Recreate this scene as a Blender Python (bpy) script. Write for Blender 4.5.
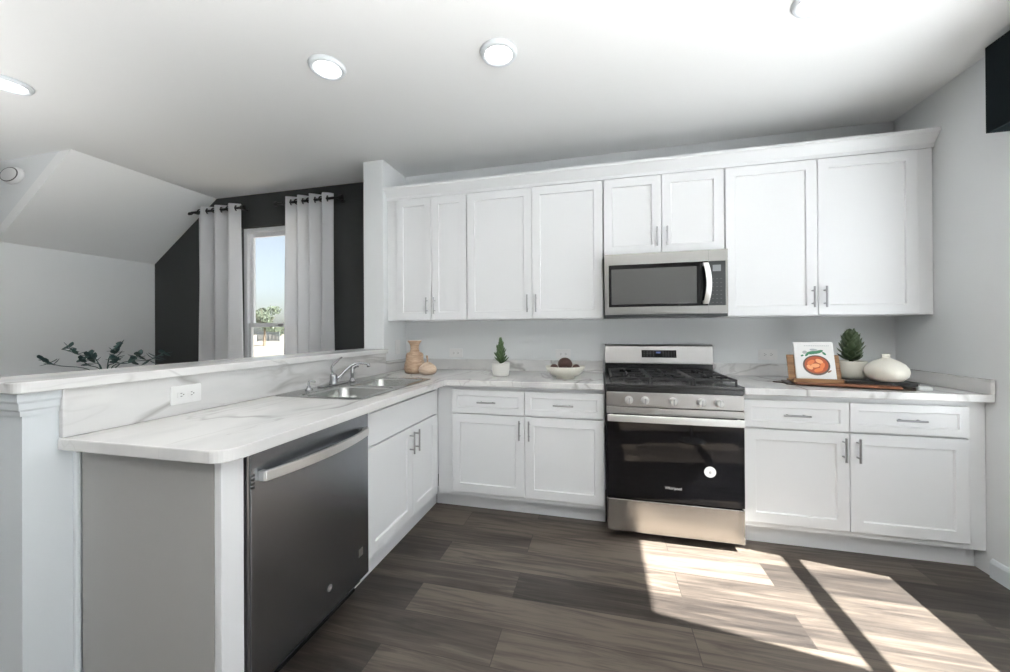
import bpy, bmesh, math, random
from mathutils import Vector, Matrix
random.seed(7)
C = bpy.context
for o in list(bpy.data.objects): bpy.data.objects.remove(o)
SC = C.scene
LINK = SC.collection.objects.link

# ---------------------------------------------------------------- camera
cd = bpy.data.cameras.new('camera'); cam = bpy.data.objects.new('camera', cd); LINK(cam)
cd.sensor_width = 36; cd.lens = 382.68 / 1010 * 36
cd.shift_x = 0.0016; cd.shift_y = -0.00696
cd.clip_start = 0.05; cd.clip_end = 500
R_ = Vector((0.96921768, 0.2461379, -0.00576475)); F_ = Vector((-0.2461254, 0.96923396, 0.00279656))
U_ = R_.cross(F_).normalized()
M = Matrix.Identity(4)
for i in range(3):
    M[i][0] = R_[i]; M[i][1] = U_[i]; M[i][2] = -F_[i]
M.translation = Vector((-0.0222, -3.0949, 1.2499))
cam.matrix_world = M
SC.camera = cam

# ---------------------------------------------------------------- world, sun, exposure
SC.view_settings.view_transform = 'Standard'; SC.view_settings.look = 'None'
SC.view_settings.gamma = 1; SC.view_settings.use_curve_mapping = False
SC.view_settings.exposure = 0.42
w = bpy.data.worlds.new('sky'); SC.world = w; w.use_nodes = True
nt = w.node_tree; nt.nodes.clear()
sky = nt.nodes.new('ShaderNodeTexSky'); sky.sky_type = 'NISHITA'; sky.sun_disc = False
sky.sun_elevation = math.radians(52); sky.sun_rotation = math.radians(100); sky.air_density = 1.0; sky.dust_density = 2.0
hs = nt.nodes.new('ShaderNodeHueSaturation'); hs.inputs['Saturation'].default_value = 0.5
bg = nt.nodes.new('ShaderNodeBackground'); bg.inputs['Strength'].default_value = 0.17
wo = nt.nodes.new('ShaderNodeOutputWorld')
nt.links.new(sky.outputs[0], hs.inputs['Color']); nt.links.new(hs.outputs[0], bg.inputs[0]); nt.links.new(bg.outputs[0], wo.inputs[0])
sl = bpy.data.lights.new('sun', 'SUN'); sl.energy = 40; sl.angle = math.radians(0.6); sl.color = (1, 0.96, 0.92)
sun = bpy.data.objects.new('sun', sl); LINK(sun)
sun.rotation_euler = Vector((-1, 0.16, -1.3)).to_track_quat('-Z', 'Y').to_euler()
LAMP = 9.0      # emission of the ceiling discs

# ---------------------------------------------------------------- materials
def mat(name, col, rough=0.5, metal=0.0, spec=0.5, bump=None, coat=0.0, aniso=None, emit=None):
    m = bpy.data.materials.new(name); m.use_nodes = True
    n = m.node_tree; b = n.nodes['Principled BSDF']
    b.inputs['Base Color'].default_value = (*col, 1); b.inputs['Roughness'].default_value = rough
    b.inputs['Metallic'].default_value = metal; b.inputs['Specular IOR Level'].default_value = spec
    b.inputs['Coat Weight'].default_value = coat
    if emit: b.inputs['Emission Color'].default_value = (*emit[:3], 1); b.inputs['Emission Strength'].default_value = emit[3]
    if bump:
        tc = n.nodes.new('ShaderNodeTexCoord'); mp = n.nodes.new('ShaderNodeMapping'); mp.inputs['Scale'].default_value = bump[2] if len(bump) > 2 else (1, 1, 1)
        t = n.nodes.new('ShaderNodeTexNoise'); t.inputs['Scale'].default_value = bump[0]; t.inputs['Detail'].default_value = 3
        bp = n.nodes.new('ShaderNodeBump'); bp.inputs['Strength'].default_value = bump[1]; bp.inputs['Distance'].default_value = 0.002
        n.links.new(tc.outputs['Object'], mp.inputs[0]); n.links.new(mp.outputs[0], t.inputs[0])
        n.links.new(t.outputs[0], bp.inputs['Height']); n.links.new(bp.outputs[0], b.inputs['Normal'])
    return m
def ramp_mix(m, tex_setup, stops):
    n = m.node_tree; b = n.nodes['Principled BSDF']
    r = n.nodes.new('ShaderNodeValToRGB'); el = r.color_ramp.elements
    el[0].position, el[0].color = stops[0][0], (*stops[0][1], 1)
    el[1].position, el[1].color = stops[-1][0], (*stops[-1][1], 1)
    for p, c in stops[1:-1]:
        e = el.new(p); e.color = (*c, 1)
    n.links.new(tex_setup(n), r.inputs[0]); n.links.new(r.outputs[0], b.inputs['Base Color'])
    return r
W_cab = mat('cabinet_white', (0.845, 0.855, 0.868), 0.38)
W_wall = mat('wall_paint', (0.78, 0.80, 0.81), 0.85, bump=(300, 0.05))
W_ceil = mat('ceiling_paint', (0.86, 0.87, 0.87), 0.9, bump=(200, 0.08))
W_dark = mat('accent_wall_paint', (0.040, 0.043, 0.043), 0.8, bump=(300, 0.05))
W_trim = mat('trim_white', (0.72, 0.76, 0.79), 0.45)
W_vinyl = mat('vinyl_white', (0.82, 0.83, 0.85), 0.35)
W_end = mat('panel_shaded', (0.37, 0.365, 0.355), 0.5)  # peninsula end panel: paint darkened to stand in for shade on that face
M_black = mat('black_enamel', (0.012, 0.012, 0.013), 0.22)
M_iron = mat('cast_iron', (0.02, 0.02, 0.022), 0.5)
M_glassb = mat('black_glass', (0.004, 0.004, 0.005), 0.04, spec=0.5)
M_dkpl = mat('dark_plastic', (0.03, 0.033, 0.036), 0.35)
M_nickel = mat('brushed_nickel', (0.45, 0.45, 0.46), 0.3, 1.0)
M_chrome = mat('satin_chrome', (0.40, 0.40, 0.41), 0.18, 1.0)
M_rodblk = mat('matte_black_metal', (0.012, 0.012, 0.012), 0.4)
M_plate = mat('outlet_white', (0.82, 0.82, 0.82), 0.35)
M_slot = mat('slot_dark', (0.12, 0.12, 0.12), 0.6)
M_ceramic = mat('cream_ceramic', (0.74, 0.72, 0.64), 0.35)
M_pot = mat('white_pot', (0.78, 0.77, 0.73), 0.5, bump=(60, 0.1))
M_leaf = mat('succulent_green', (0.075, 0.13, 0.05), 0.45)
M_leafd = mat('dark_leaf', (0.055, 0.085, 0.038), 0.5)
M_euca = mat('eucalyptus_leaf', (0.05, 0.10, 0.095), 0.6)
M_stem = mat('stem_brown', (0.10, 0.075, 0.05), 0.7)
M_soil = mat('soil', (0.05, 0.035, 0.025), 0.95)
M_paper = mat('paper_white', (0.8, 0.8, 0.79), 0.6)
M_bookblk = mat('book_black', (0.015, 0.014, 0.014), 0.45)
M_brownball = mat('brown_fruit', (0.055, 0.022, 0.016), 0.55, bump=(60, 0.8))
M_valance = mat('valance_black', (0.005, 0.009, 0.011), 0.9, spec=0.15)
M_disp = mat('display_grey', (0.25, 0.27, 0.28), 0.3)
M_disp2 = mat('sticker_grey', (0.5, 0.5, 0.5), 0.5)
M_key = mat('key_print', (0.09, 0.095, 0.10), 0.5)
M_blue = mat('display_blue', (0.02, 0.02, 0.05), 0.3, emit=(0.25, 0.35, 0.9, 0.25))
M_white = mat('print_white', (0.8, 0.8, 0.8), 0.5)
M_stain = mat('linen', (0.6, 0.6, 0.6), 0.9)

def steel(name, col, rough, sc):
    m = mat(name, col, rough, 1.0, bump=(90, 0.12, sc)); return m
M_steel = steel('stainless_steel', (0.42, 0.41, 0.40), 0.30, (0.3, 8, 40))
M_steeld = steel('stainless_dishwasher', (0.30, 0.315, 0.34), 0.24, (40, 0.2, 40))
M_steelm = steel('microwave_steel', (0.30, 0.295, 0.285), 0.32, (0.3, 8, 40))
M_steelp = steel('polished_drawer_steel', (0.52, 0.50, 0.47), 0.15, (0.3, 8, 40))
M_sink = steel('sink_steel', (0.42, 0.43, 0.42), 0.25, (3, 3, 3))
M_hand = mat('handle_steel', (0.80, 0.80, 0.79), 0.36, 1.0)

def marble(name='marble_laminate', sc1=0.9, w1=0.017, sc2=1.9, w2=0.012, k1=0.8, k2=0.35, lo=(0.62, 0.62, 0.625), lim=0.6, rot=(0.7, 0.5, 0.5), scl=(2.0, 0.7, 1.6), rough=0.22, dist=(1.0, 0.6), seed=0.0):
    m = mat(name, (0.75, 0.75, 0.74), rough, spec=0.5)
    n = m.node_tree; b = n.nodes['Principled BSDF']; L = n.links.new
    tc = n.nodes.new('ShaderNodeTexCoord')
    mp = n.nodes.new('ShaderNodeMapping'); mp.inputs['Rotation'].default_value = rot; mp.inputs['Location'].default_value = (3.3, 1.2, 0.4); mp.inputs['Scale'].default_value = scl
    L(tc.outputs['Object'], mp.inputs[0])
    def vein(scale, width, dist, seed):
        t = n.nodes.new('ShaderNodeTexNoise'); t.inputs['Scale'].default_value = scale; t.inputs['Detail'].default_value = 3.5; t.inputs['Roughness'].default_value = 0.5; t.inputs['Distortion'].default_value = dist
        mm = n.nodes.new('ShaderNodeMapping'); mm.inputs['Location'].default_value = (seed, seed * 1.7, seed * .6); L(mp.outputs[0], mm.inputs[0]); L(mm.outputs[0], t.inputs[0])
        a = n.nodes.new('ShaderNodeMath'); a.operation = 'SUBTRACT'; a.inputs[1].default_value = 0.5; L(t.outputs[0], a.inputs[0])
        c = n.nodes.new('ShaderNodeMath'); c.operation = 'ABSOLUTE'; L(a.outputs[0], c.inputs[0])
        d = n.nodes.new('ShaderNodeMapRange'); d.inputs['From Max'].default_value = width; d.inputs['To Min'].default_value = 1; d.inputs['To Max'].default_value = 0; L(c.outputs[0], d.inputs['Value'])
        return d.outputs[0]
    v1 = vein(sc1, w1, dist[0], seed); v2 = vein(sc2, w2, dist[1], 5.0 + seed)
    msk = n.nodes.new('ShaderNodeTexNoise'); msk.inputs['Scale'].default_value = 1.7; L(mp.outputs[0], msk.inputs[0])
    mr = n.nodes.new('ShaderNodeMapRange'); mr.inputs['From Min'].default_value = 0.45; mr.inputs['From Max'].default_value = 0.62; L(msk.outputs[0], mr.inputs['Value'])
    s2 = n.nodes.new('ShaderNodeMath'); s2.operation = 'MULTIPLY'; L(v2, s2.inputs[0]); L(mr.outputs[0], s2.inputs[1])
    s2b = n.nodes.new('ShaderNodeMath'); s2b.operation = 'MULTIPLY'; s2b.inputs[1].default_value = k2; L(s2.outputs[0], s2b.inputs[0])
    v1b = n.nodes.new('ShaderNodeMath'); v1b.operation = 'MULTIPLY'; v1b.inputs[1].default_value = k1; v1m = n.nodes.new('ShaderNodeMath'); v1m.operation = 'MULTIPLY'; L(v1, v1m.inputs[0]); mr2 = n.nodes.new('ShaderNodeMapRange'); mr2.inputs['From Min'].default_value = lim; mr2.inputs['From Max'].default_value = 0.42; L(msk.outputs[0], mr2.inputs['Value']); L(mr2.outputs[0], v1m.inputs[1]); L(v1m.outputs[0], v1b.inputs[0])
    mx = n.nodes.new('ShaderNodeMath'); mx.operation = 'MAXIMUM'; L(v1b.outputs[0], mx.inputs[0]); L(s2b.outputs[0], mx.inputs[1])
    c1 = n.nodes.new('ShaderNodeTexNoise'); c1.inputs['Scale'].default_value = 2.2; c1.inputs['Detail'].default_value = 4; L(mp.outputs[0], c1.inputs[0])
    rc = n.nodes.new('ShaderNodeValToRGB'); rc.color_ramp.elements[0].position = 0.35; rc.color_ramp.elements[0].color = (0.62, 0.62, 0.625, 1); rc.color_ramp.elements[1].position = 0.6; rc.color_ramp.elements[1].color = (0.76, 0.755, 0.745, 1); L(c1.outputs[0], rc.inputs[0])
    mixn = n.nodes.new('ShaderNodeMix'); mixn.data_type = 'RGBA'; mixn.inputs['B'].default_value = (0.30, 0.29, 0.28, 1); L(mx.outputs[0], mixn.inputs['Factor']); L(rc.outputs[0], mixn.inputs['A'])
    L(mixn.outputs['Result'], b.inputs['Base Color'])
    return m
M_marble = marble()
M_splash = marble('marble_splash', 1.5, 0.018, 3.4, 0.022, 0.75, 0.45, (0.55, 0.56, 0.57), 0.75, (0.75, 0.0, 0.2), (1.0, 0.45, 1.9), 0.2, (0.35, 0.3), 2.3)

def wood_floor():
    m = mat('plank_floor', (0.1, 0.08, 0.07), 0.42, spec=0.45)
    n = m.node_tree; b = n.nodes['Principled BSDF']; L = n.links.new
    tc = n.nodes.new('ShaderNodeTexCoord')
    br = n.nodes.new('ShaderNodeTexBrick'); br.offset = 0.37; br.offset_frequency = 2
    br.inputs['Scale'].default_value = 1; br.inputs['Brick Width'].default_value = 1.22; br.inputs['Row Height'].default_value = 0.19
    br.inputs['Mortar Size'].default_value = 0.0018; br.inputs['Mortar Smooth'].default_value = 0.3; br.inputs['Bias'].default_value = 0.0
    br.inputs['Color1'].default_value = (0, 0, 0, 1); br.inputs['Color2'].default_value = (1, 1, 1, 1); br.inputs['Mortar'].default_value = (0.5, 0.5, 0.5, 1)
    mp0 = n.nodes.new('ShaderNodeMapping'); mp0.inputs['Location'].default_value = (0.43, 0.02, 0); L(tc.outputs['Object'], mp0.inputs[0]); L(mp0.outputs[0], br.inputs[0])
    # grain, shifted per plank
    sep = n.nodes.new('ShaderNodeVectorMath'); sep.operation = 'MULTIPLY_ADD'; sep.inputs[1].default_value = (3.7, 9.1, 5.3)
    L(br.outputs['Color'], sep.inputs[0]); L(tc.outputs['Object'], sep.inputs[2])
    mg = n.nodes.new('ShaderNodeMapping'); mg.inputs['Scale'].default_value = (1.1, 13, 1); L(sep.outputs[0], mg.inputs[0])
    g = n.nodes.new('ShaderNodeTexNoise'); g.inputs['Scale'].default_value = 1.6; g.inputs['Detail'].default_value = 8; g.inputs['Roughness'].default_value = 0.6; g.inputs['Distortion'].default_value = 1.2; L(mg.outputs[0], g.inputs[0])
    mf = n.nodes.new('ShaderNodeMapping'); mf.inputs['Scale'].default_value = (4, 90, 1); L(sep.outputs[0], mf.inputs[0])
    f = n.nodes.new('ShaderNodeTexNoise'); f.inputs['Scale'].default_value = 1.5; f.inputs['Detail'].default_value = 3; L(mf.outputs[0], f.inputs[0])
    a1 = n.nodes.new('ShaderNodeMath'); a1.operation = 'MULTIPLY_ADD'; a1.inputs[1].default_value = 0.25; L(f.outputs[0], a1.inputs[0]); L(g.outputs[0], a1.inputs[2])
    a2 = n.nodes.new('ShaderNodeMath'); a2.operation = 'MULTIPLY_ADD'; a2.inputs[1].default_value = 0.36; L(br.outputs['Color'], a2.inputs[0]); L(a1.outputs[0], a2.inputs[2])
    r = n.nodes.new('ShaderNodeValToRGB'); e = r.color_ramp.elements
    e[0].position = 0.47; e[0].color = (0.016, 0.013, 0.0115, 1); e[1].position = 1.0; e[1].color = (0.125, 0.102, 0.083, 1)
    k = e.new(0.66); k.color = (0.038, 0.031, 0.0265, 1); k = e.new(0.84); k.color = (0.070, 0.057, 0.047, 1)
    L(a2.outputs[0], r.inputs[0])
    mx = n.nodes.new('ShaderNodeMix'); mx.data_type = 'RGBA'; mx.inputs['B'].default_value = (0.035, 0.029, 0.025, 1); L(br.outputs['Fac'], mx.inputs['Factor']); L(r.outputs[0], mx.inputs['A'])
    L(mx.outputs['Result'], b.inputs['Base Color'])
    rr = n.nodes.new('ShaderNodeMapRange'); rr.inputs['To Min'].default_value = 0.5; rr.inputs['To Max'].default_value = 0.36; L(g.outputs[0], rr.inputs['Value']); L(rr.outputs[0], b.inputs['Roughness'])
    bp = n.nodes.new('ShaderNodeBump'); bp.inputs['Strength'].default_value = 0.15; bp.inputs['Distance'].default_value = 0.002; L(a1.outputs[0], bp.inputs['Height']); L(bp.outputs[0], b.inputs['Normal'])
    return m
M_floor = wood_floor()

def wood(name, c0, c1, scale=(2, 30, 30), rough=0.5):
    m = mat(name, c1, rough)
    def t(n):
        tc = n.nodes.new('ShaderNodeTexCoord'); mp = n.nodes.new('ShaderNodeMapping'); mp.inputs['Scale'].default_value = scale
        x = n.nodes.new('ShaderNodeTexNoise'); x.inputs['Scale'].default_value = 3; x.inputs['Detail'].default_value = 6; x.inputs['Distortion'].default_value = 0.6
        n.links.new(tc.outputs['Object'], mp.inputs[0]); n.links.new(mp.outputs[0], x.inputs[0]); return x.outputs[0]
    ramp_mix(m, t, [(0.35, c0), (0.65, c1)]); return m
M_woodvase = wood('turned_wood', (0.36, 0.24, 0.16), (0.56, 0.41, 0.29), (6, 6, 25))
M_woodred = wood('red_brown_wood', (0.16, 0.055, 0.025), (0.30, 0.11, 0.05))
M_wooddk = wood('dark_walnut', (0.020, 0.012, 0.008), (0.05, 0.028, 0.018))
M_woodst = wood('warm_walnut', (0.20, 0.10, 0.045), (0.36, 0.20, 0.09))
M_table = wood('table_oak', (0.20, 0.13, 0.08), (0.32, 0.22, 0.14))

def curtain_mat():
    m = mat('curtain_cloth', (0.92, 0.92, 0.93), 0.9, bump=(400, 0.2))
    n = m.node_tree; b = n.nodes['Principled BSDF']; out = n.nodes['Material Output']
    tr = n.nodes.new('ShaderNodeBsdfTranslucent'); tr.inputs['Color'].default_value = (0.92, 0.93, 0.95, 1)
    mx = n.nodes.new('ShaderNodeMixShader'); mx.inputs[0].default_value = 0.5
    n.links.new(b.outputs[0], mx.inputs[1]); n.links.new(tr.outputs[0], mx.inputs[2]); n.links.new(mx.outputs[0], out.inputs[0]); return m
M_curt = curtain_mat()
def glass_mat():
    m = bpy.data.materials.new('window_glass'); m.use_nodes = True; n = m.node_tree; n.nodes.clear()
    t = n.nodes.new('ShaderNodeBsdfTransparent'); t.inputs[0].default_value = (0.96, 0.98, 0.98, 1); g = n.nodes.new('ShaderNodeBsdfGlossy'); g.inputs['Roughness'].default_value = 0.02
    mx = n.nodes.new('ShaderNodeMixShader'); mx.inputs[0].default_value = 0.05; o = n.nodes.new('ShaderNodeOutputMaterial')
    n.links.new(t.outputs[0], mx.inputs[1]); n.links.new(g.outputs[0], mx.inputs[2]); n.links.new(mx.outputs[0], o.inputs[0]); return m
M_glass = glass_mat()
M_lamp = mat('lamp_diffuser', (0.9, 0.9, 0.9), 0.5, emit=(1.0, 0.985, 0.96, LAMP))
M_ground = mat('pale_ground', (0.105, 0.092, 0.074), 0.95)
M_concrete = mat('concrete', (0.58, 0.60, 0.63), 0.95)
M_tree = mat('tree_leaves', (0.055, 0.07, 0.045), 0.9)
M_bark = mat('bark', (0.12, 0.09, 0.06), 0.9)
M_fence = mat('fence_grey', (0.07, 0.08, 0.085), 0.8)
M_house = mat('house_siding', (0.62, 0.60, 0.57), 0.9)
M_roof = mat('house_roof', (0.16, 0.14, 0.13), 0.9)

# ---------------------------------------------------------------- mesh helpers
def link_mesh(name, bm, m, parent=None, loc=(0, 0, 0), rot=(0, 0, 0), bev=0, smooth=False):
    me = bpy.data.meshes.new(name)
    bmesh.ops.recalc_face_normals(bm, faces=bm.faces)
    bm.to_mesh(me); bm.free()
    o = bpy.data.objects.new(name, me); LINK(o)
    if isinstance(m, (list, tuple)):
        for x in m: me.materials.append(x)
    elif m: me.materials.append(m)
    o.location = loc; o.rotation_euler = rot
    if parent: o.parent = parent
    if smooth:
        for p in me.polygons: p.use_smooth = True
    if bev:
        b = o.modifiers.new('bevel', 'BEVEL'); b.width = bev; b.segments = 2; b.limit_method = 'ANGLE'; b.angle_limit = math.radians(40)
    return o
def box(bm, x0, x1, y0, y1, z0, z1, mi=0):
    v = [bm.verts.new((x, y, z)) for z in (z0, z1) for x, y in ((x0, y0), (x1, y0), (x1, y1), (x0, y1))]
    fs = [(0, 3, 2, 1), (4, 5, 6, 7), (0, 1, 5, 4), (1, 2, 6, 5), (2, 3, 7, 6), (3, 0, 4, 7)]
    out = []
    for f in fs:
        fc = bm.faces.new([v[i] for i in f]); fc.material_index = mi; out.append(fc)
    return v
def bx(*a):
    bm = bmesh.new(); box(bm, *a); return bm
def prism(bm, pts, z0, z1, mi=0):
    a = [bm.verts.new((x, y, z0)) for x, y in pts]; b = [bm.verts.new((x, y, z1)) for x, y in pts]
    n = len(pts)
    bm.faces.new(a[::-1]).material_index = mi; bm.faces.new(b).material_index = mi
    for i in range(n): bm.faces.new((a[i], a[(i + 1) % n], b[(i + 1) % n], b[i])).material_index = mi
def rrect(x0, x1, y0, y1, r, seg=6):
    pts = []
    for cx, cy, a0 in ((x1 - r, y0 + r, -90), (x1 - r, y1 - r, 0), (x0 + r, y1 - r, 90), (x0 + r, y0 + r, 180)):
        for k in range(seg + 1):
            a = math.radians(a0 + 90 * k / seg); pts.append((cx + r * math.cos(a), cy + r * math.sin(a)))
    return pts
def holed(bm, outer, holes, z0, z1):
    """slab with holes cut through it"""
    tmp = []
    for z in (z0, z1):
        es = []; loops = []
        for lp in [outer] + holes:
            vs = [bm.verts.new((x, y, z)) for x, y in lp]; loops.append(vs)
            es += [bm.edges.new((vs[i], vs[(i + 1) % len(vs)])) for i in range(len(vs))]
        bmesh.ops.triangle_fill(bm, edges=es, use_beauty=True, use_dissolve=True, normal=(0, 0, 1))
        tmp.append(loops)
    for la, lb in zip(*tmp):
        n = len(la)
        for i in range(n): bm.faces.new((la[i], la[(i + 1) % n], lb[(i + 1) % n], lb[i]))
def lathe(prof, seg=32, cap=True):
    bm = bmesh.new(); rings = []
    for r, z in prof:
        if r < 1e-6: rings.append([bm.verts.new((0, 0, z))])
        else: rings.append([bm.verts.new((r * math.cos(2 * math.pi * k / seg), r * math.sin(2 * math.pi * k / seg), z)) for k in range(seg)])
    for a, b in zip(rings, rings[1:]):
        for k in range(seg):
            k2 = (k + 1) % seg
            if len(a) == 1 and len(b) == 1: continue
            if len(a) == 1: bm.faces.new((a[0], b[k], b[k2]))
            elif len(b) == 1: bm.faces.new((a[k], b[0], a[k2]))
            else: bm.faces.new((a[k], b[k], b[k2], a[k2]))
    return bm
def tube(bm, pts, r, seg=10, r1=None, flat=1.0):
    pts = [Vector(p) for p in pts]; rings = []; n = len(pts)
    up0 = None
    for i, p in enumerate(pts):
        d = (pts[min(i + 1, n - 1)] - pts[max(i - 1, 0)]).normalized()
        if up0 is None:
            up0 = Vector((0, 0, 1)) if abs(d.z) < 0.9 else Vector((0, 1, 0))
        s = d.cross(up0).normalized(); u = s.cross(d).normalized(); up0 = u
        rr = r if r1 is None else r + (r1 - r) * i / (n - 1)
        rings.append([bm.verts.new(p + s * rr * math.cos(2 * math.pi * k / seg) + u * rr * flat * math.sin(2 * math.pi * k / seg)) for k in range(seg)])
    for a, b in zip(rings, rings[1:]):
        for k in range(seg): bm.faces.new((a[k], a[(k + 1) % seg], b[(k + 1) % seg], b[k]))
    bm.faces.new(rings[0][::-1]); bm.faces.new(rings[-1])
def arc(pts, n=8):
    """smooth curve through points (Catmull-Rom)"""
    P = [Vector(p) for p in pts]; P = [P[0]] + P + [P[-1]]; out = []
    for i in range(1, len(P) - 2):
        for k in range(n):
            t = k / n; a, b, c, d = P[i - 1:i + 3]
            out.append(0.5 * ((2 * b) + (c - a) * t + (2 * a - 5 * b + 4 * c - d) * t * t + (3 * b - a - 3 * c + d) * t ** 3))
    out.append(P[-2]); return out
def empty(name, label, cat, loc=(0, 0, 0), rz=0, group=None, kind=None):
    o = bpy.data.objects.new(name, None); LINK(o); o.location = loc; o.rotation_euler = (0, 0, rz); o.empty_display_size = 0.05
    return tag(o, label, cat, group, kind)
def tag(o, label=None, cat=None, group=None, kind=None):
    if label: o['label'] = label
    if cat: o['category'] = cat
    if group: o['group'] = group
    if kind: o['kind'] = kind
    return o
def struct(name, bm, m, **k):
    o = link_mesh(name, bm, m, **k); o['kind'] = 'structure'; return o
def copy_tree(o, parent=None):
    c = o.copy(); LINK(c)
    if parent: c.parent = parent
    for ch in [x for x in bpy.data.objects if x.parent == o]: copy_tree(ch, c)
    return c
def text_mesh(name, body, size, m, parent, loc, rot, depth=0.0008):
    cu = bpy.data.curves.new(name, 'FONT'); cu.body = body; cu.size = size; cu.extrude = depth; cu.align_x = 'CENTER'; cu.align_y = 'CENTER'
    t = bpy.data.objects.new(name, cu); LINK(t)
    me = bpy.data.meshes.new_from_object(t.evaluated_get(C.evaluated_depsgraph_get()))
    bpy.data.objects.remove(t); bpy.data.curves.remove(cu)
    o = bpy.data.objects.new(name, me); LINK(o); me.materials.clear(); me.materials.append(m)
    o.parent = parent; o.location = loc; o.rotation_euler = rot; return o

PI = math.pi
CEIL = 2.62
# ================================================================ SETTING
struct('floor', bx(-6.6, 1.87, -8.0, 0.0, -0.12, 0.0), M_floor)
# ceiling: flat part, sloped part over the far left corner, and the raised strip beside it
bm = bmesh.new()
box(bm, -3.85, 2.02, -1.12, 0.15, CEIL, CEIL + 0.1)
box(bm, -6.6, 2.02, -8.0, -1.12, CEIL, CEIL + 0.1)
struct('ceiling', bm, W_ceil)
bm = bmesh.new()
pts = [(-4.85, 1.88), (-3.85, CEIL), (-3.85, CEIL + 0.1), (-4.85, 1.98)]
pts = [(-4.71, 1.985), (-3.85, CEIL), (-3.85, CEIL + 0.1), (-4.71, 2.085)]
a = [bm.verts.new((x, -1.12, z)) for x, z in pts]; b = [bm.verts.new((x, 0.0, z)) for x, z in pts]
bm.faces.new(a); bm.faces.new(b[::-1])
for i in range(4): bm.faces.new((a[i], a[(i + 1) % 4], b[(i + 1) % 4], b[i]))
struct('ceiling_slope', bm, W_ceil)
# cheek wall closing the end of the slope
bm = bmesh.new()
pts = [(-6.6, 0), (-4.71, 0), (-4.71, 1.985), (-3.852, CEIL), (-6.6, CEIL)]
a = [bm.verts.new((x, -1.119, z)) for x, z in pts]; b = [bm.verts.new((x, -1.0, z)) for x, z in pts]
bm.faces.new(a); bm.faces.new(b[::-1])
for i in range(5): bm.faces.new((a[i], a[(i + 1) % 5], b[(i + 1) % 5], b[i]))
for v in bm.verts:   # the inner side stops at the left wall and under the slope
    if v.co.y > -1.05 and v.co.z > 2.0 and v.co.x > -4: v.co.y = -1.118
struct('wall_cheek', bm, W_wall)
struct('wall_left', bx(-4.83, -4.71, -1.0, 0.0, 0, 1.985), W_wall)
struct('wall_back', bx(-1.88, 1.87, 0.0, 0.15, 0, CEIL), W_wall)
# dark accent wall with the window opening
WX0, WX1, WZ0, WZ1 = -3.56, -2.66, 0.62, 2.30
bm = bmesh.new()
box(bm, -4.83, WX0, 0, 0.15, 0, CEIL); box(bm, WX1, -1.88, 0, 0.15, 0, CEIL)
box(bm, WX0, WX1, 0, 0.15, 0, WZ0); box(bm, WX0, WX1, 0, 0.15, WZ1, CEIL)
struct('wall_accent', bm, W_dark)
# stub wall at the end of the uppers
struct('wall_stub', bx(-1.88, -1.70, -0.37, 0.0, 0, CEIL), W_wall, bev=0.006)
struct('wall_half', bx(-1.88, -1.70, -2.34, -0.37, 0, 1.07), W_trim)
# right wall with two windows and an added door opening for more daylight
RW = [(-1.632, -0.800, 0.645, 2.445), (-3.10, -2.36, 0.645, 2.445), (-5.9, -3.5, 0.0, 2.40)]
bm = bmesh.new()
box(bm, 1.87, 2.02, -0.800, 0.15, 0, CEIL); box(bm, 1.87, 2.02, -2.36, -1.632, 0, CEIL); box(bm, 1.87, 2.02, -3.50, -3.10, 0, CEIL); box(bm, 1.87, 2.02, -8.1, -5.9, 0, CEIL)
for y0, y1, z0, z1 in RW:
    if z0 > 0: box(bm, 1.87, 2.02, y0, y1, 0, z0)
    box(bm, 1.87, 2.02, y0, y1, z1, CEIL)
struct('wall_right', bm, W_wall)
struct('wall_far_left', bx(-6.72, -6.6, -8.0, -1.119, 0, CEIL), W_wall)
# wall behind the camera
bm = bx(-6.6, 1.87, -8.1, -8.0, 0, CEIL)
struct('wall_front', bm, W_wall)

# baseboards and trims
def profile_run(pts2, p0, p1, up=(0, 0, 1), out=(1, 0, 0)):
    """extrude a 2-D profile (outward, height) from p0 to p1"""
    bm = bmesh.new(); out = Vector(out); up = Vector(up); p0 = Vector(p0); p1 = Vector(p1)
    a = [bm.verts.new(p0 + out * u + up * v) for u, v in pts2]; b = [bm.verts.new(p1 + out * u + up * v) for u, v in pts2]
    n = len(pts2); bm.faces.new(a); bm.faces.new(b[::-1])
    for i in range(n): bm.faces.new((a[i], a[(i + 1) % n], b[(i + 1) % n], b[i]))
    return bm
bb = [(0, 0), (0.014, 0), (0.014, 0.075), (0.010, 0.085), (0.006, 0.092), (0, 0.095)]
struct('baseboard_right', profile_run(bb, (1.87, -3.49, 0), (1.87, -0.64, 0), out=(-1, 0, 0)), W_trim)
struct('baseboard_stub', profile_run(bb, (-1.88, -2.34, 0), (-1.88, 0.0, 0), out=(-1, 0, 0)), W_trim)
crown = [(0, 0), (0.007, 0.0), (0.008, 0.014), (0.012, 0.020), (0.013, 0.038), (0.018, 0.046), (0.019, 0.068), (0, 0.068)]
bm = bmesh.new()
# trim under the ledge runs round the half wall's free end in one mitred piece
path = [((-1.70, -2.252), (0, 1)), ((-1.70, -2.34), None), ((-1.88, -2.34), None), ((-1.88, -0.37), None)]
rings = []
for k, (x, y) in enumerate([(-1.70, -2.262), (-1.70, -2.34), (-1.88, -2.34), (-1.88, -0.0)]):
    ring = []
    for u, v in crown:
        ox = u if k in (0, 1) else -u; oy = -u if k in (1, 2) else 0
        ring.append(bm.verts.new((x + ox, y + oy, 1.0 + v)))
    rings.append(ring)
for a, b in zip(rings, rings[1:]):
    for i in range(len(a)): bm.faces.new((a[i], a[(i + 1) % len(a)], b[(i + 1) % len(a)], b[i]))
bm.faces.new(rings[0]); bm.faces.new(rings[-1][::-1])
struct('trim_1', bm, W_trim)
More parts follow.
